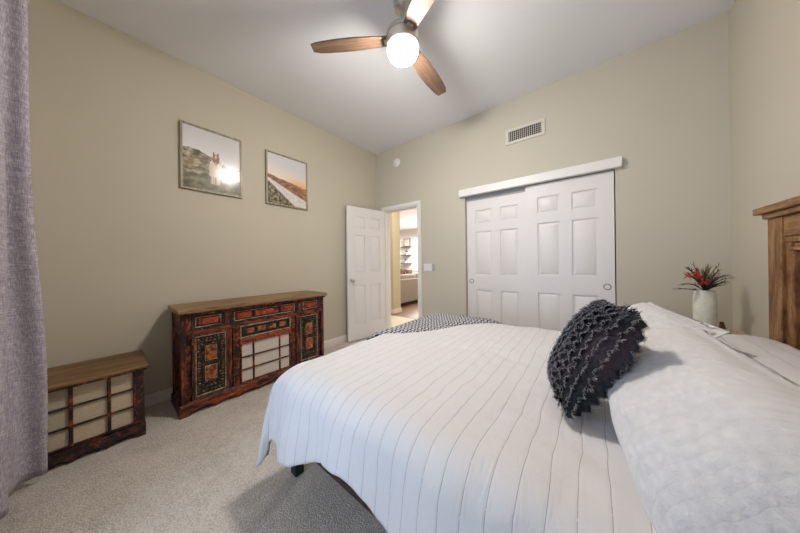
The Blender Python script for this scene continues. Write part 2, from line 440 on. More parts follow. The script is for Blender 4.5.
shelfw = wood('shelf_wood', srgb(70, 50, 36), srgb(110, 82, 60), srgb(140, 108, 80), 0)
green = plain('green_leaves', srgb(96, 112, 78), .6)
SHX = [(-7.30, -6.74, 1.93, 'topmost'), (-7.30, -6.74, 1.53, 'middle'), (-7.30, -6.74, 1.13, 'lowest')]
for x0, x1, z, w in SHX:
    b = MB(); b.box((x0, YV - .18, z - .035), (x1, YV, z), .004)
    tag(obj('wall_shelf', b, shelfw, origin=((x0 + x1) / 2, YV - .09, z)), 'brown wooden wall shelf in the far living room, %s of the three' % w, 'shelf', 'wall shelves in the living room')
o = thing('picture_frame', 'framed print standing on the topmost living room shelf', 'picture frame', (-7.0, YV - .05, 1.93))
b = MB(); b.box((-7.19, YV - .05, 1.93), (-6.81, YV - .02, 2.31), .004); obj('frame', b, shelfw, o)
b = MB(); b.box((-7.16, YV - .055, 1.96), (-6.84, YV - .05, 2.28)); obj('print', b, plain('pale_print', srgb(214, 208, 198), .6), o)
def small_plant(x, z, lab):
    o = thing('potted_plant', lab, 'plant', (x, YV - .09, z))
    b = MB(); b.lathe([(.05, 0), (.065, .10), (.06, .10), (.045, .012)], (x, YV - .09, z), 16); obj('pot', b, M['plastic'], o, smooth=40)
    b = MB()
    for k in range(14):
        a = random.uniform(0, 6.28); r = random.uniform(.08, .2)
        p0 = Vector((x, YV - .09, z + .09))
        b.tube([p0, p0 + Vector((math.cos(a) * r * .4, -abs(math.sin(a)) * r * .3, .08)), p0 + Vector((math.cos(a) * r, -abs(math.sin(a)) * r * .4, random.uniform(.06, .18)))], [.012, .022, .003], 5, .4)
    obj('leaves', b, green, o, smooth=True)
small_plant(-6.98, 1.53, 'green plant in white pot on the middle living room shelf')
small_plant(-7.05, 1.13, 'green plant in white pot on the lowest living room shelf')
o = thing('console_table', 'brown console table against the far living room wall', 'table', (-7.2, YV - .25, -.006))
b = MB(); b.box((-8.2, YV - .45, .58), (-6.3, YV - .03, .63), .005); obj('tabletop', b, shelfw, o)
for x in (-8.15, -6.35):
    for y in (YV - .42, YV - .07):
        b = MB(); b.box((x - .025, y - .025, -.006), (x + .025, y + .025, .58)); obj('leg', b, shelfw, o)
bask = distressed('woven_basket', [srgb(60, 40, 28), srgb(110, 78, 52), srgb(160, 124, 90)], 40)
for k, (x, w) in enumerate(((-7.55, 'leftmost'), (-7.15, 'middle'), (-6.75, 'rightmost'))):
    b = MB(); b.lathe([(.13, .63), (.17, .80 + .04 * (k % 2)), (.15, .80 + .04 * (k % 2)), (.11, .65)], (x, YV - .24, 0), 18)
    tag(obj('basket', b, bask, smooth=40, origin=(x, YV - .24, .63)), 'brown woven basket on the living room console, %s of three' % w, 'basket', 'baskets on the living room console')

# ------------------------------------------------------------------ wall fittings
VENTW = plain('vent_beige_white', srgb(212, 205, 192), .5, var=.01)
o = thing('air_vent', 'white rectangular air return grille high on the closet wall', 'vent', (-.577, YB, 2.60))
vx0, vx1, vz0, vz1 = -.775, -.377, 2.512, 2.688
b = MB()
for a in (((vx0, YB - .012, vz0), (vx1, YB, vz0 + .032)), ((vx0, YB - .012, vz1 - .032), (vx1, YB, vz1)), ((vx0, YB - .012, vz0 + .032), (vx0 + .035, YB, vz1 - .032)), ((vx1 - .035, YB - .012, vz0 + .032), (vx1, YB, vz1 - .032))): b.box(a[0], a[1], .002)
obj('frame', b, VENTW, o)
b = MB(); b.box((vx0 + .03, YB - .002, vz0 + .03), (vx1 - .03, YB - .0005, vz1 - .03)); obj('backing', b, M['dark'], o)
for k in range(16):
    x = vx0 + .046 + k * (vx1 - vx0 - .092) / 15
    b = MB(); b.box((x - .0022, YB - .010, vz0 + .03), (x + .0022, YB - .002, vz1 - .03)); obj('louver', b, VENTW, o)
for k in range(4):
    z = vz0 + .055 + k * .022
    b = MB(); b.box((vx0 + .033, YB - .006, z - .001), (vx1 - .033, YB - .003, z + .001)); obj('crossbar', b, VENTW, o)
o = thing('smoke_detector', 'round white smoke detector on the wall above the open door', 'smoke detector', (-2.417, YB, 2.762))
rmx = Matrix.Translation((-2.417, YB, 2.762)) @ Matrix.Rotation(math.pi / 2, 4, 'X')
b = MB(); b.lathe([(.066, 0), (.066, .012), (.060, .022), (.046, .030), (.001, .032)], n=32, m=rmx); obj('housing', b, M['plastic'], o, smooth=35)
b = MB(); b.lathe([(.018, .030), (.018, .036), (.012, .038)], n=20, m=rmx); obj('cap', b, M['plastic'], o, smooth=35)
o = thing('light_switch', 'white triple light switch plate right of the doorway', 'light switch', (-1.855, YB, 1.092))
b = MB(); b.box((-1.925, YB - .008, 1.04), (-1.79, YB, 1.145), .003); obj('plate', b, M['plastic'], o)
for k in range(3):
    x = -1.902 + .035 * k
    b = MB(); b.box((x, YB - .012, 1.06), (x + .026, YB - .007, 1.125), .002); obj('rocker', b, M['plastic'], o)
b = MB(); b.box((-1.782, YB - .016, 1.042), (-1.748, YB, 1.14), .004)
tag(obj('fan_remote', b, plain('grey_plastic', srgb(176, 172, 164), .4), origin=(-1.765, YB, 1.09)), 'small grey remote holder right beside the triple switch plate', 'remote')
o = thing('wall_outlet', 'white wall outlet low on the wall between doorway and closet', 'outlet', (-1.76, YB, .36))
b = MB(); b.box((-1.80, YB - .007, .305), (-1.72, YB, .42), .003); obj('plate', b, M['plastic'], o)
for z in (.335, .39):
    b = MB(); b.box((-1.777, YB - .010, z - .014), (-1.743, YB - .006, z + .014), .002); obj('socket', b, M['plastic'], o)

# ------------------------------------------------------------------ ceiling fan
FX, FY = -1.025, 1.335
fan = thing('ceiling_fan', 'ceiling fan with three wooden blades, nickel housing and a lit white globe', 'ceiling fan', (FX, FY, HC))
b = MB(); b.lathe([(.062, HC), (.062, HC - .045), (.055, HC - .07), (.030, HC - .085), (.014, HC - .09)], (FX, FY, 0), 36); obj('canopy', b, M['nickel'], fan, smooth=35)
b = MB(); b.lathe([(.0125, HC - .088), (.0125, 2.80)], (FX, FY, 0), 16); obj('downrod', b, M['nickel'], fan, smooth=35)
b = MB(); b.lathe([(.02, 2.815), (.045, 2.81), (.09, 2.795), (.112, 2.775), (.116, 2.76), (.116, 2.742)], (FX, FY, 0), 44); b.lathe([(.116, 2.738), (.116, 2.672), (.108, 2.668)], (FX, FY, 0), 44)
obj('motor_housing', b, M['nickel'], fan, smooth=35)
tl = NT('lit_opal_globe'); tl.base((1, .97, .92, 1)); tl.p(Emission_Color=(1, .955, .905, 1), Emission_Strength=LAMP_EMIT)
b = MB(); b.lathe([(.104, 2.672), (.106, 2.66), (.103, 2.638), (.092, 2.618), (.070, 2.600), (.036, 2.590), (.002, 2.588)], (FX, FY, 0), 40); obj('light_globe', b, tl.m, fan, smooth=50)
bladew = wood('walnut_blade', srgb(78, 58, 46), srgb(112, 86, 68), srgb(138, 110, 90), 0, 5, .55, 14, .15)
for k, az in enumerate((213.0, 93.5, 333.0)):
    R = Matrix.Translation((FX, FY, 2.738)) @ Matrix.Rotation(math.radians(az), 4, 'Z')
    pitch = Matrix.Rotation(math.radians(-10), 4, 'X')
    out = [(.09, .045), (.16, .050), (.26, .060), (.36, .067), (.46, .068), (.56, .062), (.62, .056), (.655, .045)]
    low = [(.665, -.028), (.62, -.046), (.54, -.054), (.42, -.060), (.30, -.058), (.18, -.050), (.09, -.042)]
    b = MB(); b.prism(out + low, 2, -.004, .004, m=R @ pitch)
    o = obj('blade', b, bladew, fan)
    # grain should follow the blade: rotate the object frame
    Rz = Matrix.Rotation(math.radians(az), 4, 'Z')
    o.data.transform(Rz.inverted()); o.rotation_euler = (0, 0, math.radians(az))
    b = MB(); b.box((.06, -.022, -.012), (.13, .022, -.003), .003, m=R @ pitch); obj('blade_arm', b, M['nickel'], fan)

# ------------------------------------------------------------------ framed prints
def painted(name):
    t = NT(name); a = t.n('ShaderNodeVertexColor', layer_name='print'); t.base(a.outputs[0]); t.p(Roughness=.5); return t.m
M['print'] = painted('printed_photo')
M['silver'] = wood('champagne_frame', srgb(120, 108, 88), srgb(158, 146, 122), srgb(182, 172, 150), 2, 6, .35, 10, .1)
def lerp(a, b, t): t = max(0, min(1, t)); return tuple(a[i] + (b[i] - a[i]) * t for i in range(3))
def fbm(x, y, s): return noise.fractal(Vector((x * s, y * s, s)), .8, 2, 5)
def pony(u, v):
    hz = .60 + .06 * math.sin(u * 5 + .6) - .10 * u + .02 * fbm(u, v, 9)
    if v > hz: c = lerp((226, 222, 219), (208, 204, 202), (v - hz) * 2)
    else:
        n = fbm(u, v * 2.2, 7); c = lerp((104, 94, 74), (206, 192, 164), .5 + .95 * n)
        if fbm(u + 3, v * 2, 5) > .25 and v > hz - .12: c = (104, 70, 58)
        if v < .25: c = lerp(c, (122, 118, 96), .5)
    # pale pony standing head-on
    def ell(cx, cy, rx, ry): return ((u - cx) / rx) ** 2 + ((v - cy) / ry) ** 2 < 1
    if ell(.53, .40, .105, .15) or ell(.56, .45, .09, .12): c = lerp((226, 214, 198), (206, 188, 166), .5 + fbm(u, v, 14))
    for cx in (.475, .515, .565, .60):
        if abs(u - cx) < .014 and .12 < v < .36: c = (205, 190, 170)
    if ell(.545, .555, .062, .085): c = lerp((126, 92, 72), (170, 140, 116), .5 + fbm(u, v, 20))
    if (abs(u - .505) < .014 or abs(u - .585) < .014) and .60 < v < .665: c = (112, 82, 64)
    if ell(.545, .48, .026, .03): c = (180, 152, 128)
    if ell(.545, .60, .018, .03): c = (212, 196, 172)
    return c
def river(u, v):
    hz = .58 - .16 * u + .012 * fbm(u, v, 12)
    if v > hz:
        c = lerp((236, 222, 208), (216, 212, 212), (v - hz) * 3.2)
        g = math.exp(-((u - .85) ** 2) / .09 - (v - hz) ** 2 / .012); c = lerp(c, (238, 190, 146), g)
    else:
        n = fbm(u, v * 2.5, 8); c = lerp((112, 94, 76), (206, 160, 118), .5 + .6 * n + .2 * (u - .4))
        lo = hz - .20 - .30 * u + .08; 
        path_t = .47 - .36 * (u - .1); path_b = path_t - .05 - .30 * u
        if v < path_t and v > path_b: c = lerp((210, 202, 200), (226, 220, 216), .5 + n)
        elif v <= path_b: c = lerp((88, 82, 64), (176, 164, 134), .5 + 1.0 * fbm(u, v, 18))
    return c
def picture(y0, y1, z0, z1, fn, lab):
    o = thing('picture_frame', lab, 'picture', (XL, (y0 + y1) / 2, z0))
    x0, x1, w = XL + .001, XL + .026, .018
    b = MB()
    b.box((x0, y0, z0), (x1, y1, z0 + w), .002); b.box((x0, y0, z1 - w), (x1, y1, z1), .002)
    b.box((x0, y0, z0 + w), (x1, y0 + w, z1 - w), .002); b.box((x0, y1 - w, z0 + w), (x1, y1, z1 - w), .002)
    obj('frame', b, M['silver'], o)
    ya, yb, za, zb, xp = y0 + w - .002, y1 - w + .002, z0 + w - .002, z1 - w + .002, XL + .016
    b = MB(); nu, nv = 90, 110
    b.grid(nu, nv, lambda u, v: Vector((xp, ya + u * (yb - ya), za + v * (zb - za))))
    bb = MB(); bb.box((XL + .002, ya, za), (xp - .0005, yb, zb)); obj('backing_board', bb, M['dark'], o)
    pr = obj('print', b, M['print'], o)
    at = pr.data.color_attributes.new('print', 'FLOAT_COLOR', 'POINT')
    k = 0
    for i in range(nu + 1):
        for j in range(nv + 1):
            c = fn(i / nu, j / nv); at.data[k].color = srgb(*[max(0, min(255, 128 + (q - 140) * 1.25)) for q in c]); k += 1
    b = MB(); b.box((xp + .003, ya, za), (xp + .005, yb, zb)); obj('glass', b, M['picglass'], o)
picture(.441, .927, 1.864, 2.472, pony, 'champagne-framed print of a pale horse in a field, left of the two')
picture(1.163, 1.670, 1.857, 2.468, river, 'champagne-framed print of a pale path under an orange horizon, right of the two')

# ------------------------------------------------------------------ sideboard with lattice centre
def apron(b, x0, x1, y0, y1, zt, foot, n, depth):
    # plinth board with cusped lower edge, in the y-z plane
    pts = [(y0, 0), (y0 + foot, 0)]
    L = y1 - y0 - 2 * foot
    for k in range(n):
        a = y0 + foot + L * k / n; c = L / n
        for q in range(1, 9):
            t = q / 9
            pts.append((a + c * t, depth * (math.sin(math.pi * t) ** .6) * (1 - .35 * math.exp(-((t - .5) / .12) ** 2))))
        if k < n - 1: pts.append((a + c, depth * .12))
    pts += [(y1 - foot, 0), (y1, 0), (y1, zt), (y0, zt)]
    b.prism(pts, 0, x0, x1); return b
XF = -2.45; SB = thing('sideboard', 'long carved black and rust-red wooden sideboard with lattice centre panel against the left wall', 'sideboard', (-2.64, .99, 0))
ya, yb, XBK = .368, 1.614, -2.815
def mir(y): return 1.982 - y
b = MB(); b.box((XBK, ya + .012, .075), (XF - .030, yb - .012, .790)); obj('carcass', b, M['darkwood'], SB)
b = MB(); b.box((XBK - .03, ya - .022, .795), (-2.405, yb + .022, .826), .004); obj('top', b, M['topwood'], SB)
b = MB(); b.box((XBK - .01, ya - .008, .775), (-2.42, yb + .008, .795), .006); obj('cornice_moulding', b, M['darkwood'], SB)
b = MB(); apron(b, XF - .012, XF + .014, ya - .012, yb + .012, .078, .06, 7, .042); b.box((XF - .012, ya - .012, .072), (XF + .006, yb + .012, .088), .003); obj('plinth', b, M['railwood'], SB)
b = MB(); b.box((XBK, ya - .01, 0), (XF - .012, ya + .02, .078), .003); obj('side_plinth', b, M['darkwood'], SB)
b = MB(); b.box((XBK, yb - .02, 0), (XF - .012, yb + .01, .078), .003); obj('side_plinth', b, M['darkwood'], SB)
for y0, y1 in ((ya, ya + .03), (yb - .03, yb)):
    for x0 in (XF - .035, XBK):
        b = MB(); b.box((x0, y0, .075), (x0 + .035, y1, .79), .004); obj('corner_post', b, M['stilewood'], SB)
for yy in (ya, yb):
    s = 1 if yy == ya else -1
    b = MB(); b.box((XBK + .035, yy + s * .004, .09), (XF - .035, yy + s * .02, .13), .002); b.box((XBK + .035, yy + s * .004, .735), (XF - .035, yy + s * .02, .785), .002)
    b.box((XBK + .035, yy + s * .004, .62), (XF - .035, yy + s * .02, .645), .002)
    for q in range(5):
        xx = XBK + .055 + q * .062; b.box((xx, yy + s * .008, .13), (xx + .028, yy + s * .02, .62), .003)
    obj('side_panel', b, M['darkwood'], SB)
# face rails and stiles
for y0, y1, z0, z1, mt in ((ya + .03, yb - .03, .622, .648, 'railwood'), (ya + .03, yb - .03, .088, .098, 'darkwood')):
    b = MB(); b.box((XF - .03, y0, z0), (XF + .002, y1, z1), .003); obj('rail', b, M[mt], SB)
for y0, y1, z0, z1 in ((.398, .430, .648, .775), (.648, .694, .648, .775), (mir(.694), mir(.648), .648, .775), (mir(.43), mir(.398), .648, .775), (.676, .700, .098, .622), (mir(.700), mir(.676), .098, .622)):
    b = MB(); b.box((XF - .03, y0, z0), (XF + .001, y1, z1), .003); obj('stile', b, M['stilewood'], SB)
for y0, y1 in ((.708, .760), (mir(.760), mir(.708))):
    b = MB(); b.box((XF - .03, y0, .098), (XF - .004, y1, .622), .004); b.box((XF - .01, y0 + .014, .11), (XF, y1 - .014, .61), .004); obj('stile', b, M['darkwood'], SB)
def ring(b, y0, y1, z0, z1, w, x0, x1, bev=.002):
    b.box((x0, y0, z0), (x1, y1, z0 + w), bev); b.box((x0, y0, z1 - w), (x1, y1, z1), bev)
    b.box((x0, y0, z0 + w), (x1, y0 + w, z1 - w), bev); b.box((x0, y1 - w, z0 + w), (x1, y1, z1 - w), bev)
def drawer(y0, y1, z0, z1, cells):
    b = MB(); b.box((XF - .03, y0, z0), (XF - .004, y1, z1)); d = obj('drawer', b, M['carved'], SB)
    b = MB(); ring(b, y0, y1, z0, z1, .010, XF - .006, XF + .004); obj('moulding', b, M['darkwood'], d)
    b = MB(); ring(b, y0 + .022, y1 - .022, z0 + .020, z1 - .020, .006, XF - .006, XF + .005); obj('inner_moulding', b, M['paleedge'], d)
    L = y1 - y0 - .075; gap = .022; tot = sum(cells); p = y0 + .0375
    for c in cells:
        w = (L - gap * (len(cells) - 1)) * c / tot
        b = MB(); b.frustum((p, z0 + .034), (p + w, z1 - .034), 0, XF - .006, XF + .006, .006); obj('raised_panel', b, M['redpanel'], d); p += w + gap
drawer(.432, .646, .650, .773, [1]); drawer(.696, mir(.696), .650, .773, [1, 1.7, 1]); drawer(mir(.646), mir(.432), .650, .773, [1])
def cab_door(y0, y1):
    b = MB(); b.box((XF - .03, y0, .1), (XF - .008, y1, .62)); d = obj('door', b, M['carved'], SB)
    b = MB(); ring(b, y0, y1, .1, .62, .022, XF - .01, XF + .002); obj('door_frame', b, M['stilewood'], d)
    b = MB(); ring(b, y0 + .022, y1 - .022, .122, .598, .006, XF - .008, XF + .006); obj('moulding', b, M['paleedge'], d)
    c = (y0 + y1) / 2
    b = MB(); ring(b, c - .056, c + .056, .215, .525, .007, XF - .008, XF + .003); b.box((XF - .008, c - .05, .36), (XF + .003, c + .05, .372), .002); obj('inner_moulding', b, M['darkwood'], d)
    for z0, z1 in ((.225, .352), (.382, .515)):
        b = MB(); ring(b, c - .040, c + .040, z0 + .004, z1 - .004, .005, XF - .008, XF + .002); obj('panel_edge', b, M['paleedge'], d)
        b = MB(); b.frustum((c - .036, z0 + .008), (c + .036, z1 - .008), 0, XF - .008, XF + .004, .005); obj('raised_panel', b, M['ochrepanel'], d)
    b = MB()
    for k in range(19):
        z = .150 + k * .0233
        for yy in (y0 + .044, y1 - .044): b.box((XF - .009, yy - .010, z - .007), (XF + .001, yy + .010, z + .007), .003)
    for k in range(5):
        yy = c - .052 + k * .026
        for z in (.150, .182, .548, .572): b.box((XF - .009, yy - .009, z - .007), (XF + .001, yy + .009, z + .007), .003)
    obj('carved_border', b, M['carvstud'], d)
    for z in (.2, .52):
        b = MB(); b.box((XF - .002, y0 + .002, z - .02), (XF + .005, y0 + .012, z + .02), .002); obj('hinge', b, M['dark'], d)
cab_door(.432, .676); cab_door(mir(.676), mir(.432))
# centre door with lattice
b = MB(); b.box((XF - .03, .762, .1), (XF - .015, mir(.762), .62)); cd = obj('lattice_door', b, M['darkwood'], SB)
b = MB(); b.box((XF - .016, .77, .1), (XF - .012, mir(.77), .455)); obj('paper_panel', b, M['paper'], cd)
b = MB(); b.box((XF - .016, .762, .452), (XF + .004, mir(.762), .497), .003); obj('rail', b, M['redpanel'], cd)
b = MB(); b.box((XF - .016, .762, .505), (XF - .006, mir(.762), .618)); obj('carved_panel', b, M['carved'], cd)
b = MB(); ring(b, .762, mir(.762), .505, .618, .010, XF - .01, XF + .003); obj('moulding', b, M['paleedge'], cd)
for k in range(4):
    y = .81 + k * .0975
    b = MB(); b.frustum((y, .538), (y + .07, .585), 0, XF - .008, XF + .004, .006); obj('raised_panel', b, M['ochrepanel'], cd)
for y in (.764, .866, 1.073 + .03, mir(.764) - .012):
    b = MB(); b.box((XF - .014, y, .1), (XF + .001, y + .012, .452), .002); obj('muntin', b, M['darkwood'], cd)
for z in (.1, .212, .325):
    b = MB(); b.box((XF - .013, .776, z), (XF - .001, mir(.776), z + .012), .002); obj('muntin', b, M['stilewood'], cd)

# ------------------------------------------------------------------ low chest by the curtain
XG = -2.435; CH = thing('low_cabinet', 'low dark wooden cabinet with cream lattice front panels, beside the grey curtain', 'cabinet', (-2.63, -.053, 0))
ca, cb = -.282, .176
chtop = wood('low_cabinet_top_wood', srgb(70, 48, 28), srgb(120, 88, 52), srgb(150, 116, 72), 1, 3.5, .5, 9)
b = MB(); b.box((-2.82, ca + .005, .085), (XG - .02, cb - .005, .452)); obj('carcass', b, M['darkwood'], CH)
b = MB(); b.box((-2.855, ca - .018, .468), (XG + .042, cb + .020, .488), .004); obj('top', b, chtop, CH)
b = MB(); b.box((-2.84, ca - .012, .452), (XG + .030, cb + .013, .468), .005); obj('cornice_moulding', b, M['darkwood'], CH)
b = MB(); apron(b, XG - .012, XG + .016, ca - .012, cb + .004, .085, .035, 3, .04); obj('plinth', b, M['chestwood'], CH)
b = MB(); b.box((-2.82, cb - .02, 0), (XG - .012, cb + .004, .085), .002); obj('side_plinth', b, M['darkwood'], CH)
b = MB(); b.box((-2.82, ca - .012, 0), (XG - .012, ca + .012, .085), .002); obj('side_plinth', b, M['darkwood'], CH)
for y0, y1 in ((ca, ca + .042), (cb - .042, cb)):
    for x0 in (XG - .04, -2.82):
        b = MB(); b.box((x0, y0, .085), (x0 + .04, y1, .452), .004); obj('corner_post', b, M['chestwood'], CH)
b = MB(); b.box((XG - .022, ca + .04, .09), (XG - .018, cb - .04, .452)); obj('linen_panel', b, M['linen'], CH)
for y in (-.242, -.134, .012, .127 - .004):
    b = MB(); b.box((XG - .02, y, .088), (XG - .002, y + .016, .452), .003); obj('muntin', b, M['darkwood'], CH)
for z in (.088, .203, .322, .444):
    b = MB(); b.box((XG - .018, ca + .042, z), (XG - .005, cb - .042, z + .012), .003); obj('muntin', b, M['chestwood'], CH)

# ------------------------------------------------------------------ curtain at the window
def curtain_mat():
    t = NT('slubby_grey_lilac_linen')
    a = t.noise(t.coord('Object', (50, 50, 3)), 7, 3, .6); c = t.noise(t.coord('Object', (4, 4, 70)), 7, 3, .6)
    f = t.math('ADD', t.math('MULTIPLY', a, .5), t.math('MULTIPLY', c, .5))
    t.base(t.ramp(f, [(.38, srgb(136, 126, 138)), (.52, srgb(176, 167, 176)), (.62, srgb(214, 207, 211))])); t.p(Roughness=.9)
    t.bump(f, .3, .003); return t.m
def curt(u, v):
    z = .045 + v * 2.66
    flare = 1 - .13 * v
    ph = u * 5.5 * 2 * math.pi
    x = -2.352 + .27 * v ** .8 + u * (.68 - .10 * v) + .014 * math.sin(ph * 2 + 1)
    y = -.315 + .026 * math.cos(ph + .9) + (.098 - .02 * v) * math.exp(-(u / .085) ** 2) + .012 * noise.noise(Vector((u * 9, v * 2.2, 3))) + .008 * math.sin(v * 7 + u * 20)
    x += .02 * noise.noise(Vector((u * 4, v * 3, 9)))
    return Vector((x, y, z))
b = MB(); b.grid(150, 60, curt)
o = obj('curtain', b, curtain_mat(), smooth=True, origin=(-2.1, -.268, .045))
sm = o.modifiers.new('thickness', 'SOLIDIFY'); sm.thickness = .004
tag(o, 'floor-length grey lilac linen curtain hanging at the left edge of the window', 'curtain')
o = thing('curtain_rod', 'nickel curtain rod above the window holding the grey curtain', 'curtain rod', (-.95, -.268, 2.72))
b = MB(); b.tube([(-2.55, -.268, 2.72), (.45, -.268, 2.72)], .012, 12); obj('rod', b, M['nickel'], o, smooth=40)
for x in (-2.5, .40):
    b = MB(); b.box((x - .012, YF, 2.69), (x + .012, -.262, 2.705)); b.box((x - .02, YF, 2.65), (x + .02, YF + .008, 2.74)); obj('bracket', b, M['nickel'], o)

# ------------------------------------------------------------------ bed
BX0, BX1, BY0, BY1 = -1.36, .72, .64, 2.20
HBX = .735
pine = lambda ax, nm: distressed(nm, [srgb(58, 36, 22), srgb(110, 72, 40), srgb(142, 100, 58), srgb(166, 124, 78)], 6, axis=ax, bias=.02, bump=.3)
M['pineV'] = pine(2, 'pine_vertical'); M['pineH'] = pine(1, 'pine_horizontal')
M['redpine'] = distressed('red_stained_pine', [srgb(40, 18, 14), srgb(112, 50, 30), srgb(150, 88, 44), srgb(176, 128, 68)], 5, axis=2, bias=.0, bump=.3)
bed = thing('bed', 'double bed with rustic pine panelled headboard against the right wall', 'bed', (-.3, 1.42, 0))
yc = 1.42
b = MB(); b.box((.702, .56, 1.405), (XR - .005, 2.285, 1.440), .004); obj('headboard_cornice', b, M['pineH'], bed)
b = MB(); b.box((.722, .585, 1.378), (XR - .01, 2.255, 1.405), .004); obj('headboard_moulding', b, M['pineH'], bed)
for y0, y1 in ((2.125, 2.24), (2 * yc - 2.24, 2 * yc - 2.125)):
    b = MB(); b.box((HBX, y0, 0), (HBX + .07, y1, 1.376), .004); obj('headboard_post', b, M['pineV'], bed)
b = MB(); b.box((HBX + .008, 2 * yc - 2.125, 1.275), (HBX + .055, 2.125, 1.376), .003); obj('headboard_frieze', b, M['pineH'], bed)
b = MB(); b.box((HBX + .04, 2 * yc - 2.125, .30), (HBX + .06, 2.125, 1.275)); obj('headboard_panel', b, M['redpine'], bed)
for k, (i, w, xx) in enumerate(((0, .030, .014), (.030, .022, .024), (.052, .02, .008))):
    b = MB(); ring(b, 2 * yc - 2.125 + i, 2.125 - i, .30 + i, 1.275 - i, w, HBX + xx, HBX + .045, .004); obj('panel_moulding', b, M['pineV'], bed)
for y in (1.05, 1.42, 1.79):
    b = MB(); b.box((HBX + .02, y - .035, .37), (HBX + .045, y + .035, 1.205), .004); obj('headboard_stile', b, M['pineV'], bed)
frm = distressed('bed_frame_dark_wood', [BLACK, BROWNBLK, srgb(80, 56, 38)], 12)
for y0, y1 in ((BY0 + .02, BY0 + .05), (BY1 - .05, BY1 - .02)):
    b = MB(); b.box((BX0 + .05, y0, .17), (HBX, y1, .31), .004); obj('side_rail', b, frm, bed)
b = MB(); b.box((BX0 + .03, BY0 + .02, .17), (BX0 + .06, BY1 - .02, .31), .004); obj('foot_rail', b, frm, bed)
for y in (BY0 + .01, BY1 - .06):
    b = MB(); b.box((BX0 + .035, y, 0), (BX0 + .09, y + .05, .30), .004); obj('leg', b, M['dark'], bed)
b = MB(); b.box((BX0 + .05, BY0 + .05, .26), (HBX - .005, BY1 - .05, .56), .06, seg=4); obj('mattress', b, plain('mattress_white', srgb(225, 222, 216), .8), bed, smooth=60)

# comforter: generic drape over the mattress edges
XE, YN, YX = -1.195, .68, 2.14         # edges where the cloth starts to roll over
RR = .11
def roll(s):
    # outward and downward travel for cloth length s past the edge
    if s <= 0: return 0., 0.
    q = RR * math.pi / 2
    if s < q: a = s / RR; return RR * math.sin(a), RR * (1 - math.cos(a))
    return RR + .10 * (s - q), RR + (s - q) * .985
def loft(X, Y):
    z = .605
    z += .14 / (1 + math.exp(-(X - .50) / .045)) - .03 * max(0, min(1, (X - .5) / .3))
    z += .010 * noise.noise(Vector((X * 2.3, Y * 2.1, 1.7))) + .005 * noise.noise(Vector((X * 6, Y * 5, 4))) + .004 * noise.noise(Vector((X * 17, Y * 15, 2)))
    return z
TUFT = [(-1.02, 1.02), (-.83, .92), (-.62, 1.40), (-.50, .83), (-.33, 1.40), (-.26, .86), (-.92, 1.40), (-.50, 1.85), (-.2, 1.85)]
def drape(X, Y, lift=0., wr=1.):
    sx = XE - X; sn = YN - Y; sf = Y - YX
    ox, dx = roll(sx); on, dn = roll(sn); of, df = roll(sf)
    x = max(X, XE) - ox; y = min(max(Y, YN), YX) - on + of
    cx = min(max(X, XE), .72); cy = min(max(Y, YN), YX)
    z = loft(cx, cy)
    dy = max(dn, df)
    drop = (dx ** 3 + dy ** 3) ** (1 / 3) if (dx > 0 or dy > 0) else 0
    # wrinkles in the hanging part
    h = min(1, drop / .25)
    q2 = dx * dx + dy * dy + 1e-9
    wy = dy * dy / q2 * h * wr; wx = dx * dx / q2 * h * wr
    sgn = -1 if dn > df else 1
    y += sgn * wy * (.018 * math.sin(X * 17 + 1.2) + .016 * noise.noise(Vector((X * 7, 2, z * 2))) + .008 * noise.noise(Vector((X * 16, 1, drop * 9))) + .012)
    x -= wx * (.012 * math.sin(Y * 15) + .012 * noise.noise(Vector((Y * 7, 5, z * 2))) + .006)
    m = min(max(sx, 0), max(sn, sf, 0))
    if m > 0: x -= .05 * m; y += (.05 * m if sf > sn else -.05 * m); drop += .08 * m
    for tx, ty in TUFT:
        d2 = ((X - tx) / .05) ** 2 + ((Y - ty) / .035) ** 2
        if d2 < 9 and wr: z -= .008 * math.exp(-d2)
    n = .006 * noise.noise(Vector((X * 11, Y * 9, 7))) * wr
    return Vector((x, y, max(.02, z - drop) + lift + n))
def comf_mat():
    t = NT('white_pinstripe_cotton'); c = t.coord('UV')
    sep = t.n('ShaderNodeSeparateXYZ'); t.l(c, sep.inputs[0])
    wob = t.math('MULTIPLY', t.math('SUBTRACT', t.noise(c, 5, 2), .5), .02)
    u = t.math('ADD', sep.outputs[0], wob)
    fr = t.math('FRACT', t.math('DIVIDE', u, 0.058))
    d = t.math('MULTIPLY', t.math('ABSOLUTE', t.math('SUBTRACT', fr, .5)), 0.058)
    brk = t.noise(t.coord('UV', (3, 60, 1)), 3, 2)
    line = t.math('MULTIPLY', t.math('LESS_THAN', d, .0008), t.math('GREATER_THAN', brk, .36))
    t.base(t.mix(line, srgb(208, 204, 202), srgb(152, 148, 148)))
    t.p(Roughness=.85); t.b.inputs['Sheen Weight'].default_value = .15
    groove = t.math('MULTIPLY', t.math('MINIMUM', d, .006), 120)
    fine = t.noise(t.coord('UV'), 40, 4, .6); wr = t.noise(t.coord('UV', (1, .35, 1)), 22, 4, .65, .8)
    h = t.math('ADD', t.math('ADD', t.math('MULTIPLY', groove, .5), t.math('MULTIPLY', fine, .3)), t.math('MULTIPLY', wr, 1.6))
    t.bump(h, .35, .010); return t.m
M['comf'] = comf_mat()
U0, U1, V0, V1 = -1.78, .725, .33, 2.42
def cuv(u, v): return (U0 + u * (U1 - U0), V0 + v * (V1 - V0))
def hem(X, Y):
    # ragged hem: near side hangs lower towards the corner
    return Y
b = MB()
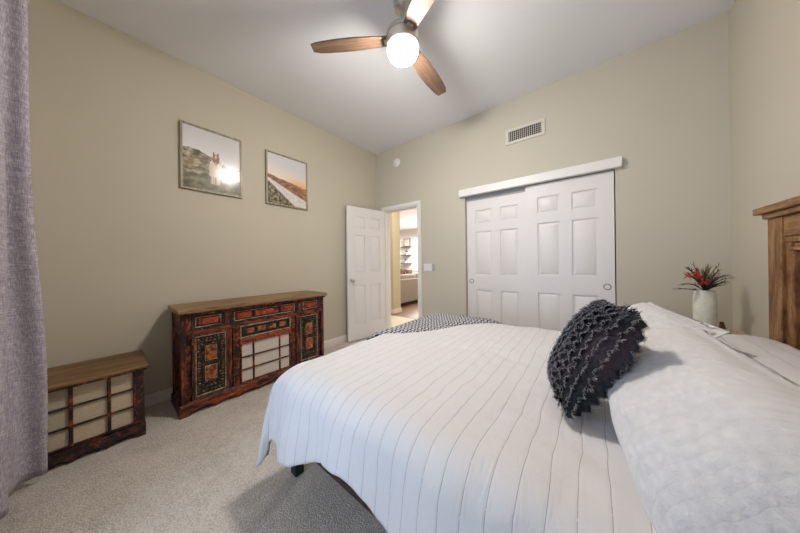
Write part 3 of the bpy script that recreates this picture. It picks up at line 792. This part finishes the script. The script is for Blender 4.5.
def comf(u, v):
    X, Y = cuv(u, v)
    # the near hem wanders up and down
    if Y < YN:
        f = (YN - Y) / (YN - V0)
        hemlen = .35 + .05 * math.sin(X * 5.2 + 2.2) + .03 * math.sin(X * 11) + .05 * math.exp(-((X + 1.15) / .10) ** 2) + .10 * math.exp(-((X + 1.55) / .2) ** 2)
        Y = YN - f * hemlen
    if X < XE:
        f = (XE - X) / (XE - U0); X = XE - f * (.44 + .03 * math.sin(Y * 6))
    return drape(X, Y, .010)
b.grid(190, 150, comf, cuv)
o = obj('comforter', b, M['comf'], smooth=True, origin=(-.3, 1.42, .6))
sm = o.modifiers.new('thickness', 'SOLIDIFY'); sm.thickness = .018; sm.offset = 1
tag(o, 'white pinstriped comforter spread over the bed', 'comforter')

# patterned throw over the far foot corner
def throw_mat():
    t = NT('charcoal_ivory_woven_pattern'); c = t.coord('UV')
    sep = t.n('ShaderNodeSeparateXYZ'); t.l(c, sep.inputs[0])
    k = 2 * math.pi / .082
    p_ = t.math('MULTIPLY', t.math('ADD', sep.outputs[0], sep.outputs[1]), k * .7); q_ = t.math('MULTIPLY', t.math('SUBTRACT', sep.outputs[0], sep.outputs[1]), k * .7)
    f = t.math('MULTIPLY', t.math('SINE', p_), t.math('SINE', q_))
    f = t.math('SINE', t.math('MULTIPLY', f, 5.0))
    w = t.noise(t.coord('UV'), 90, 2)
    f2 = t.math('ADD', f, t.math('MULTIPLY', t.math('SUBTRACT', w, .5), 1.4))
    t.base(t.ramp(t.math('ADD', t.math('MULTIPLY', f2, .5), .5), [(.28, srgb(58, 60, 68)), (.5, srgb(112, 113, 120)), (.72, srgb(196, 193, 192))]))
    t.p(Roughness=.95); t.bump(f2, .4, .003); return t.m
pA = Vector((-1.335, 1.14)); pB = Vector((-.66, 2.16)); dd = (pB - pA).normalized(); nn = Vector((-dd.y, dd.x)); mid = (pA + pB) / 2
def thr_xy(u, v):
    q = mid + dd * ((u - .5) * 1.75) + nn * (v * .98 + .03 * math.sin(u * 11))
    return q
def thr(u, v):
    q = thr_xy(u, v)
    X = max(q.x, XE - .52); Y = min(q.y, YX + .52)
    p = drape(X, Y, .038, 1.)
    p.z += .008 * noise.noise(Vector((u * 8, v * 6, 0))) - .013 * math.exp(-(v / .025) ** 2)
    sx = XE - X; sf = Y - YX
    if sx > 0: p.x -= min(.045, sx * .5)
    if sf > 0: p.y += min(.045, sf * .5)
    return p
b = MB(); b.grid(90, 60, thr, lambda u, v: (u * 1.75, v * .98))
o = obj('throw_blanket', b, throw_mat(), smooth=True, origin=(-1.2, 2.0, .62))
sm = o.modifiers.new('thickness', 'SOLIDIFY'); sm.thickness = .006; sm.offset = 1
tag(o, 'charcoal and ivory patterned throw over the far foot corner of the bed', 'throw blanket')

# ------------------------------------------------------------------ pillows
def pillow_pt(a, c, side, W_, H_, Tk, flange=0., pw=2.6):
    # a, c in -1..1 ; returns local (a-axis, c-axis, thickness)
    pin = .06
    x = a * W_ * (1 - pin * (1 - c * c) * 0 - pin * (abs(c) < 2) * (1 - abs(c) ** 2) * abs(a) ** 3 * -.0)
    x = a * W_ * (1 - .05 * (1 - c * c) * (abs(a) ** 4)); z = c * H_ * (1 - .05 * (1 - a * a) * (abs(c) ** 4))
    fa = min(1, abs(a) / (1 - flange)) if flange else abs(a); fc = min(1, abs(c) / (1 - flange)) if flange else abs(c)
    t = Tk * (max(0, 1 - fa ** pw) * max(0, 1 - fc ** pw)) ** .55
    return x, z, side * (t + .004 * (1 - max(abs(a), abs(c)) ** 6))
def quilt_mat():
    t = NT('white_quilted_cotton'); c = t.coord('UV')
    sep = t.n('ShaderNodeSeparateXYZ'); t.l(c, sep.inputs[0])
    n = t.noise(c, 7, 3); n2 = t.noise(c, 60, 3, .6)
    w1 = t.math('ABSOLUTE', t.math('SINE', t.math('ADD', t.math('MULTIPLY', sep.outputs[0], math.pi / .026), t.math('MULTIPLY', n, 6))))
    w2 = t.math('ABSOLUTE', t.math('SINE', t.math('ADD', t.math('MULTIPLY', sep.outputs[1], math.pi / .012), t.math('MULTIPLY', n, 9))))
    vo = t.n('ShaderNodeTexVoronoi', feature='SMOOTH_F1'); vo.inputs['Scale'].default_value = 42; vo.inputs['Randomness'].default_value = .8; t.l(t.coord('UV', (1, 1.5, 1)), vo.inputs['Vector'])
    h = t.math('ADD', t.math('ADD', t.math('MULTIPLY', t.math('POWER', w1, .5), .16), t.math('MULTIPLY', vo.outputs['Distance'], -1.1)), t.math('ADD', t.math('MULTIPLY', n2, .7), .5))
    t.base(t.ramp(h, [(.2, srgb(206, 203, 202)), (.9, srgb(218, 215, 213))])); t.p(Roughness=.9); t.b.inputs['Sheen Weight'].default_value = .2
    t.bump(h, .75, .007); return t.m
M['quilt'] = quilt_mat()
def make_pillow(name, mat, mat4, W_, H_, Tk, flange, pw, warp=None, nu=64, nv=44, asym=1., post=None):
    b = MB()
    for side in (1, -1):
        def fn(u, v):
            a, c = 2 * u - 1, 2 * v - 1
            x, z, t = pillow_pt(a, c, side, W_, H_, Tk * (1 if side > 0 else asym), flange, pw)
            p = Vector((x, z, t))
            k = max(0, 1 - max(abs(a), abs(c)) ** 6)
            p.z += k * side * (.012 * noise.noise(Vector((a * 2.2, c * 2, side * 3))) + .006 * noise.noise(Vector((a * 6, c * 6, side * 5))))
            if warp: p = warp(a, c, p)
            p = mat4 @ p
            return post(a, c, p) if post else p
        b.grid(nu, nv, fn, lambda u, v: (u * 2 * W_, v * 2 * H_))
    bmesh.ops.remove_doubles(b.bm, verts=b.bm.verts[:], dist=.0005)
    return obj(name, b, mat, smooth=True, origin=mat4.translation, recalc=True)
def frame4(origin, ax, up):
    ax = Vector(ax).normalized(); up = Vector(up); nrm = ax.cross(up).normalized(); up = nrm.cross(ax)
    m = Matrix.Identity(4)
    for i in range(3): m[i][0] = ax[i]; m[i][1] = up[i]; m[i][2] = nrm[i]
    m.translation = Vector(origin); return m
# local: x along -y world (so the normal faces the foot and up)
def sham_warp(a, c, p):
    p.z += .05 * math.exp(-((c + .35) / .5) ** 2) * (1 - a * a * .6)
    p.z -= .06 * max(0, c - .55) ** 1.5
    if a < -.8: p.z -= .05 * (-a - .8) / .2
    return p
def sham_sag(a, c, p):
    # the near end slumps over towards the side of the bed
    k = max(0, (a - .38) / .62)
    p.z -= .13 * k ** 1.8; p.y += .04 * k * k
    return p
m1 = frame4((.236, 1.04, .735), (.05, -1, 0), (.20, 0, .33))
o = make_pillow('pillow_sham', M['quilt'], m1, .52, .20, .135, .05, 3.4, sham_warp, post=sham_sag)
tag(o, 'large white quilted pillow nearest the camera, leaning at the head of the bed', 'pillow', 'white quilted shams')
m2 = frame4((.245, 1.965, .728), (.195, -.40, -.06), (.62, .12, .77))
o = make_pillow('pillow_sham', M['quilt'], m2, .26, .20, .09, .10, 2.4, sham_warp)
tag(o, 'white quilted pillow at the far side of the bed, in front of the vase', 'pillow', 'white quilted shams')

# dark ruffled accent pillow
def ruffle_mat():
    t = NT('charcoal_frayed_fabric'); v = t.coord()
    n = t.noise(v, 26, 4, .7); n2 = t.noise(v, 5, 2)
    c1 = t.ramp(n, [(.35, srgb(16, 15, 17)), (.6, srgb(38, 36, 40)), (.75, srgb(80, 76, 80))])
    t.base(t.mix(t.ramp(n2, [(.5, (0, 0, 0, 1)), (.7, (.5, .5, .5, 1))]), c1, srgb(86, 66, 76))); t.p(Roughness=.95); t.bump(n, .4, .004); return t.m
M['ruffle'] = ruffle_mat()
M['fray'] = plain('frayed_grey_thread', srgb(158, 154, 156), .95, var=.25, nscale=80)
m3 = frame4((-.014, 1.10, .836), (.28, -1, .0), (.185, .03, .37))
W3, H3, T3 = .128, .198, .076
acc = make_pillow('accent_pillow', M['ruffle'], m3, W3, H3, T3, .0, 2.2, None, 40, 40)
tag(acc, 'dark charcoal accent pillow with frayed ruffle strips, leaning on the white quilted pillows', 'pillow')
def surf3(a, c):
    # a beyond 1 wraps round the near edge to the back of the pillow
    side = 1
    if a > 1: a = 2 - a; side = -1
    x, z, t = pillow_pt(a, c, side, W3, H3, T3, 0, 2.2)
    return Vector((x, z, t))
rows = [-.92, -.70, -.46, -.22, .02, .24, .44, .62, .78, .92, 1.06, 1.22, 1.40, 1.58]
for r, a0 in enumerate(rows):
    b = MB(); fb = MB(); nseg = 110
    strip = []
    for k in range(nseg + 1):
        c = -.985 + 1.97 * k / nseg
        wv = (.018 if a0 > .2 else .008) * math.sin(k * .62 + r * 2 + 1.5 * noise.noise(Vector((k * .12, r, 0)))) + .03 * noise.noise(Vector((k * .2, r * 5.3, 0)))
        p = surf3(a0 + wv, c); e = .02
        pn = surf3(a0 + wv + .04, c); pc = surf3(a0 + wv, min(.99, c + .03)) - surf3(a0 + wv, max(-.99, c - .03))
        ta = (pn - p).normalized(); nrm = ta.cross(pc).normalized() if pc.length > 1e-6 else Vector((0, 0, 1))
        if a0 <= 1 and nrm.z < -.2: nrm = -nrm
        fold = (.5 + .5 * math.sin(k * .62 + r * 1.3)) * (1 if a0 > .2 else .35)
        w = .027 + .008 * noise.noise(Vector((k * .5, r * 3.1, 4)))
        midp = p + ta * (w * .5) + nrm * (.006 + .006 * fold)
        tip = p + ta * w + nrm * (.004 + .013 * fold)
        strip.append((m3 @ (p - nrm * .003), m3 @ midp, m3 @ tip))
        for q in range(2):
            tt = tip + pc.normalized() * random.uniform(-.003, .003)
            d = ta * random.uniform(.002, .010) + nrm * random.uniform(-.003, .007) + pc.normalized() * random.uniform(-.008, .008)
            fb.tube([m3 @ tt, m3 @ (tt + d * .6 + nrm * .002), m3 @ (tt + d)], [.0010, .0008, .0004], 3)
    vs = [[b.bm.verts.new(p) for p in s_] for s_ in strip]
    for k in range(nseg):
        for q in range(2): b.bm.faces.new((vs[k][q], vs[k + 1][q], vs[k + 1][q + 1], vs[k][q + 1]))
    ro = obj('ruffle', b, M['ruffle'], acc, smooth=True)
    s2 = ro.modifiers.new('thickness', 'SOLIDIFY'); s2.thickness = .0025
    obj('frayed_edge', fb, M['fray'], ro)

# ------------------------------------------------------------------ nightstand, vase and dried flowers
ns = thing('nightstand', 'carved dark wooden nightstand in the corner behind the bed', 'nightstand', (.58, 2.62, 0))
b = MB(); b.box((.40, 2.44, .605), (.79, 2.84, .635), .004); obj('top', b, M['topwood'], ns)
b = MB(); b.box((.42, 2.46, .10), (.77, 2.82, .605)); obj('carcass', b, M['darkwood'], ns)
for x in (.42, .73):
    for y in (2.46, 2.78):
        b = MB(); b.box((x, y, 0), (x + .04, y + .04, .10)); obj('leg', b, M['darkwood'], ns)
b = MB(); b.box((.43, 2.452, .42), (.76, 2.462, .58), .003); dr = obj('drawer', b, M['rustwood'], ns)
b = MB(); b.lathe([(.012, 0), (.008, .012), (.014, .022), (.002, .028)], n=14, m=Matrix.Translation((.595, 2.452, .5)) @ Matrix.Rotation(math.pi / 2, 4, 'X')); obj('knob', b, M['nickel'], dr)
def vase_mat():
    t = NT('white_textured_ceramic'); v = t.coord(); n = t.noise(v, 30, 4, .6)
    t.base(t.ramp(n, [(.35, srgb(216, 212, 194)), (.65, srgb(234, 230, 214))])); t.p(Roughness=.55); t.bump(n, .25, .004); return t.m
VX, VY, VZ = .602, 2.60, .635
b = MB(); b.lathe([(.043, 0), (.050, .01), (.053, .10), (.054, .20), (.052, .27), (.047, .305), (.046, .318), (.041, .318), (.041, .30), (.045, .2), (.044, .02)], (VX, VY, VZ), 36)
tag(obj('vase', b, vase_mat(), smooth=40, origin=(VX, VY, VZ)), 'tall white ceramic cylinder vase on the nightstand in the corner', 'vase')
drym = plain('dried_brown_grass', srgb(84, 66, 48), .8, var=.2); dryd = plain('dried_dark_leaf', srgb(58, 46, 40), .8, var=.25); dryl = plain('dried_tan_grass', srgb(124, 104, 74), .8, var=.2); dryg = plain('dried_sage_leaf', srgb(84, 86, 74), .8, var=.2)
redm = plain('red_orange_petal', srgb(206, 62, 42), .6, var=.2)
rt = Vector((.779, .627, 0))     # direction to the right as seen from the doorway side
def stem_curve(dx, dz, droop, dy=0):
    p0 = Vector((VX, VY, VZ + .30)); per = Vector((-.627, .779, 0))
    end = p0 + rt * dx + per * dy + Vector((0, 0, dz))
    midp = p0 + rt * (dx * .42) + per * (dy * .4) + Vector((0, 0, dz * .75 + droop))
    return [Vector((VX, VY, VZ + .06)), p0 + rt * dx * .06] + [(p0 * (1 - t) ** 2 + midp * 2 * t * (1 - t) + end * t * t) for t in [i / 8 for i in range(1, 9)]]
dried = [(-.155, .045, .05, .00, dryd, .0075), (-.175, .02, .02, .02, dryd, .006), (-.10, .15, .03, .02, dryd, .0075), (-.13, .10, .03, -.03, drym, .005), (-.04, .17, .0, .03, drym, .004), (.02, .16, .0, -.02, dryl, .004),
         (.06, .175, .01, .03, dryl, .004), (.10, .165, .03, .0, dryl, .0035), (.12, .13, .02, .02, drym, .005), (.14, .10, .04, -.02, drym, .004), (.15, .055, .03, .01, drym, .0045), (.07, .11, .0, -.05, dryg, .007), (.03, .10, .0, -.05, dryg, .0075), (.00, .09, .0, -.06, dryg, .007), (.09, .07, .0, -.04, dryd, .007), (-.02, .06, .0, -.06, dryd, .007), (-.07, .05, .01, -.05, dryd, .007), (.045, .05, .01, -.065, dryg, .007), (-.055, .12, .0, .05, dryl, .004), (.01, .13, .0, .05, drym, .005)]
dried = [(a * 1.12, b_ * 1.15, c_, d_, e_, f_ * 1.15) for a, b_, c_, d_, e_, f_ in dried]
for q in range(14):
    a_ = -.11 + .018 * q; dried.append((a_, .175 - abs(a_) * .5 + random.uniform(-.03, .01), .02, random.uniform(-.05, .05), [dryl, drym, dryl, dryd][q % 4], .0042))
nm = {id(drym): 'brown', id(dryd): 'dark brown', id(dryl): 'tan', id(dryg): 'grey green'}
for dx, dz, dr_, dy, mt, wd in dried:
    pts = stem_curve(dx, dz, dr_, dy); b = MB()
    rad = [.0012, .0014] + [.0014 + (wd - .0014) * math.sin(math.pi * min(1, (i / 8) ** 1.3)) for i in range(1, 8)] + [.0006]
    b.tube(pts, rad, 6, .45)
    # feathery side blades
    for q in range(10):
        i = random.randint(3, 8); p = pts[i]; d = (pts[min(i + 1, 9)] - pts[i - 1]).normalized()
        sd = Vector((random.uniform(-1, 1), random.uniform(-1, 1), random.uniform(-.4, 1))).normalized()
        b.tube([p, p + d * .012 + sd * .008, p + d * .026 + sd * .016], [.001, .0022, .0004], 4, .5)
    side = 'left' if dx < -.03 else ('right' if dx > .05 else 'middle')
    tag(obj('dried_stem', b, mt, smooth=True, origin=(VX, VY, VZ + .06)), '%s feathery dried stem in the %s of the bouquet in the white vase' % (nm[id(mt)], side), 'dried flower', 'dried stems in the white vase')
for i, (dx, dz, dy) in enumerate(((-.105, .10, -.03), (-.065, .085, -.06), (-.05, .115, -.03), (-.045, .055, -.075))):
    pts = stem_curve(dx - .045, dz + .02, .01, dy); o = thing('red_flower', 'red orange flower cluster on a stem in the left of the white vase', 'flower', (VX, VY, VZ + .06), 'red flowers in the white vase')
    b = MB(); b.tube(pts, .0016, 6); obj('stem', b, dryd, o, smooth=True)
    b = MB(); e = pts[-1]
    for q in range(30):
        d = Vector((random.uniform(-1, 1), random.uniform(-1, 1), random.uniform(-.6, 1))).normalized()
        s0 = e + d * random.uniform(.002, .012); ln = random.uniform(.012, .026)
        b.tube([s0, s0 + d * ln * .5, s0 + d * ln], [.0015, .0048, .0006], 5, .35)
    obj('petals', b, redm, o, smooth=True)
mos = distressed('inlaid_mosaic', [srgb(50, 58, 44), srgb(150, 128, 84), srgb(206, 190, 156), srgb(150, 70, 44)], 55)
o = thing('trinket_box', 'small inlaid green and beige trinket box on the nightstand beside the white vase', 'box', (.70, 2.58, .635))
b = MB(); b.box((.658, 2.53, .635), (.765, 2.63, .668), .003); obj('body', b, M['redpanel'], o)
b = MB(); b.box((.655, 2.527, .668), (.768, 2.633, .688), .004); obj('lid', b, mos, o)
b = MB(); b.prism([(2.545, .688), (2.61, .688), (2.602, .745)], 0, .664, .682)
tag(obj('wooden_wedge', b, plain('dark_red_wood', srgb(92, 40, 28), .5, var=.15), origin=(.673, 2.58, .688)), 'small dark red triangular wooden ornament standing on the trinket box', 'ornament')
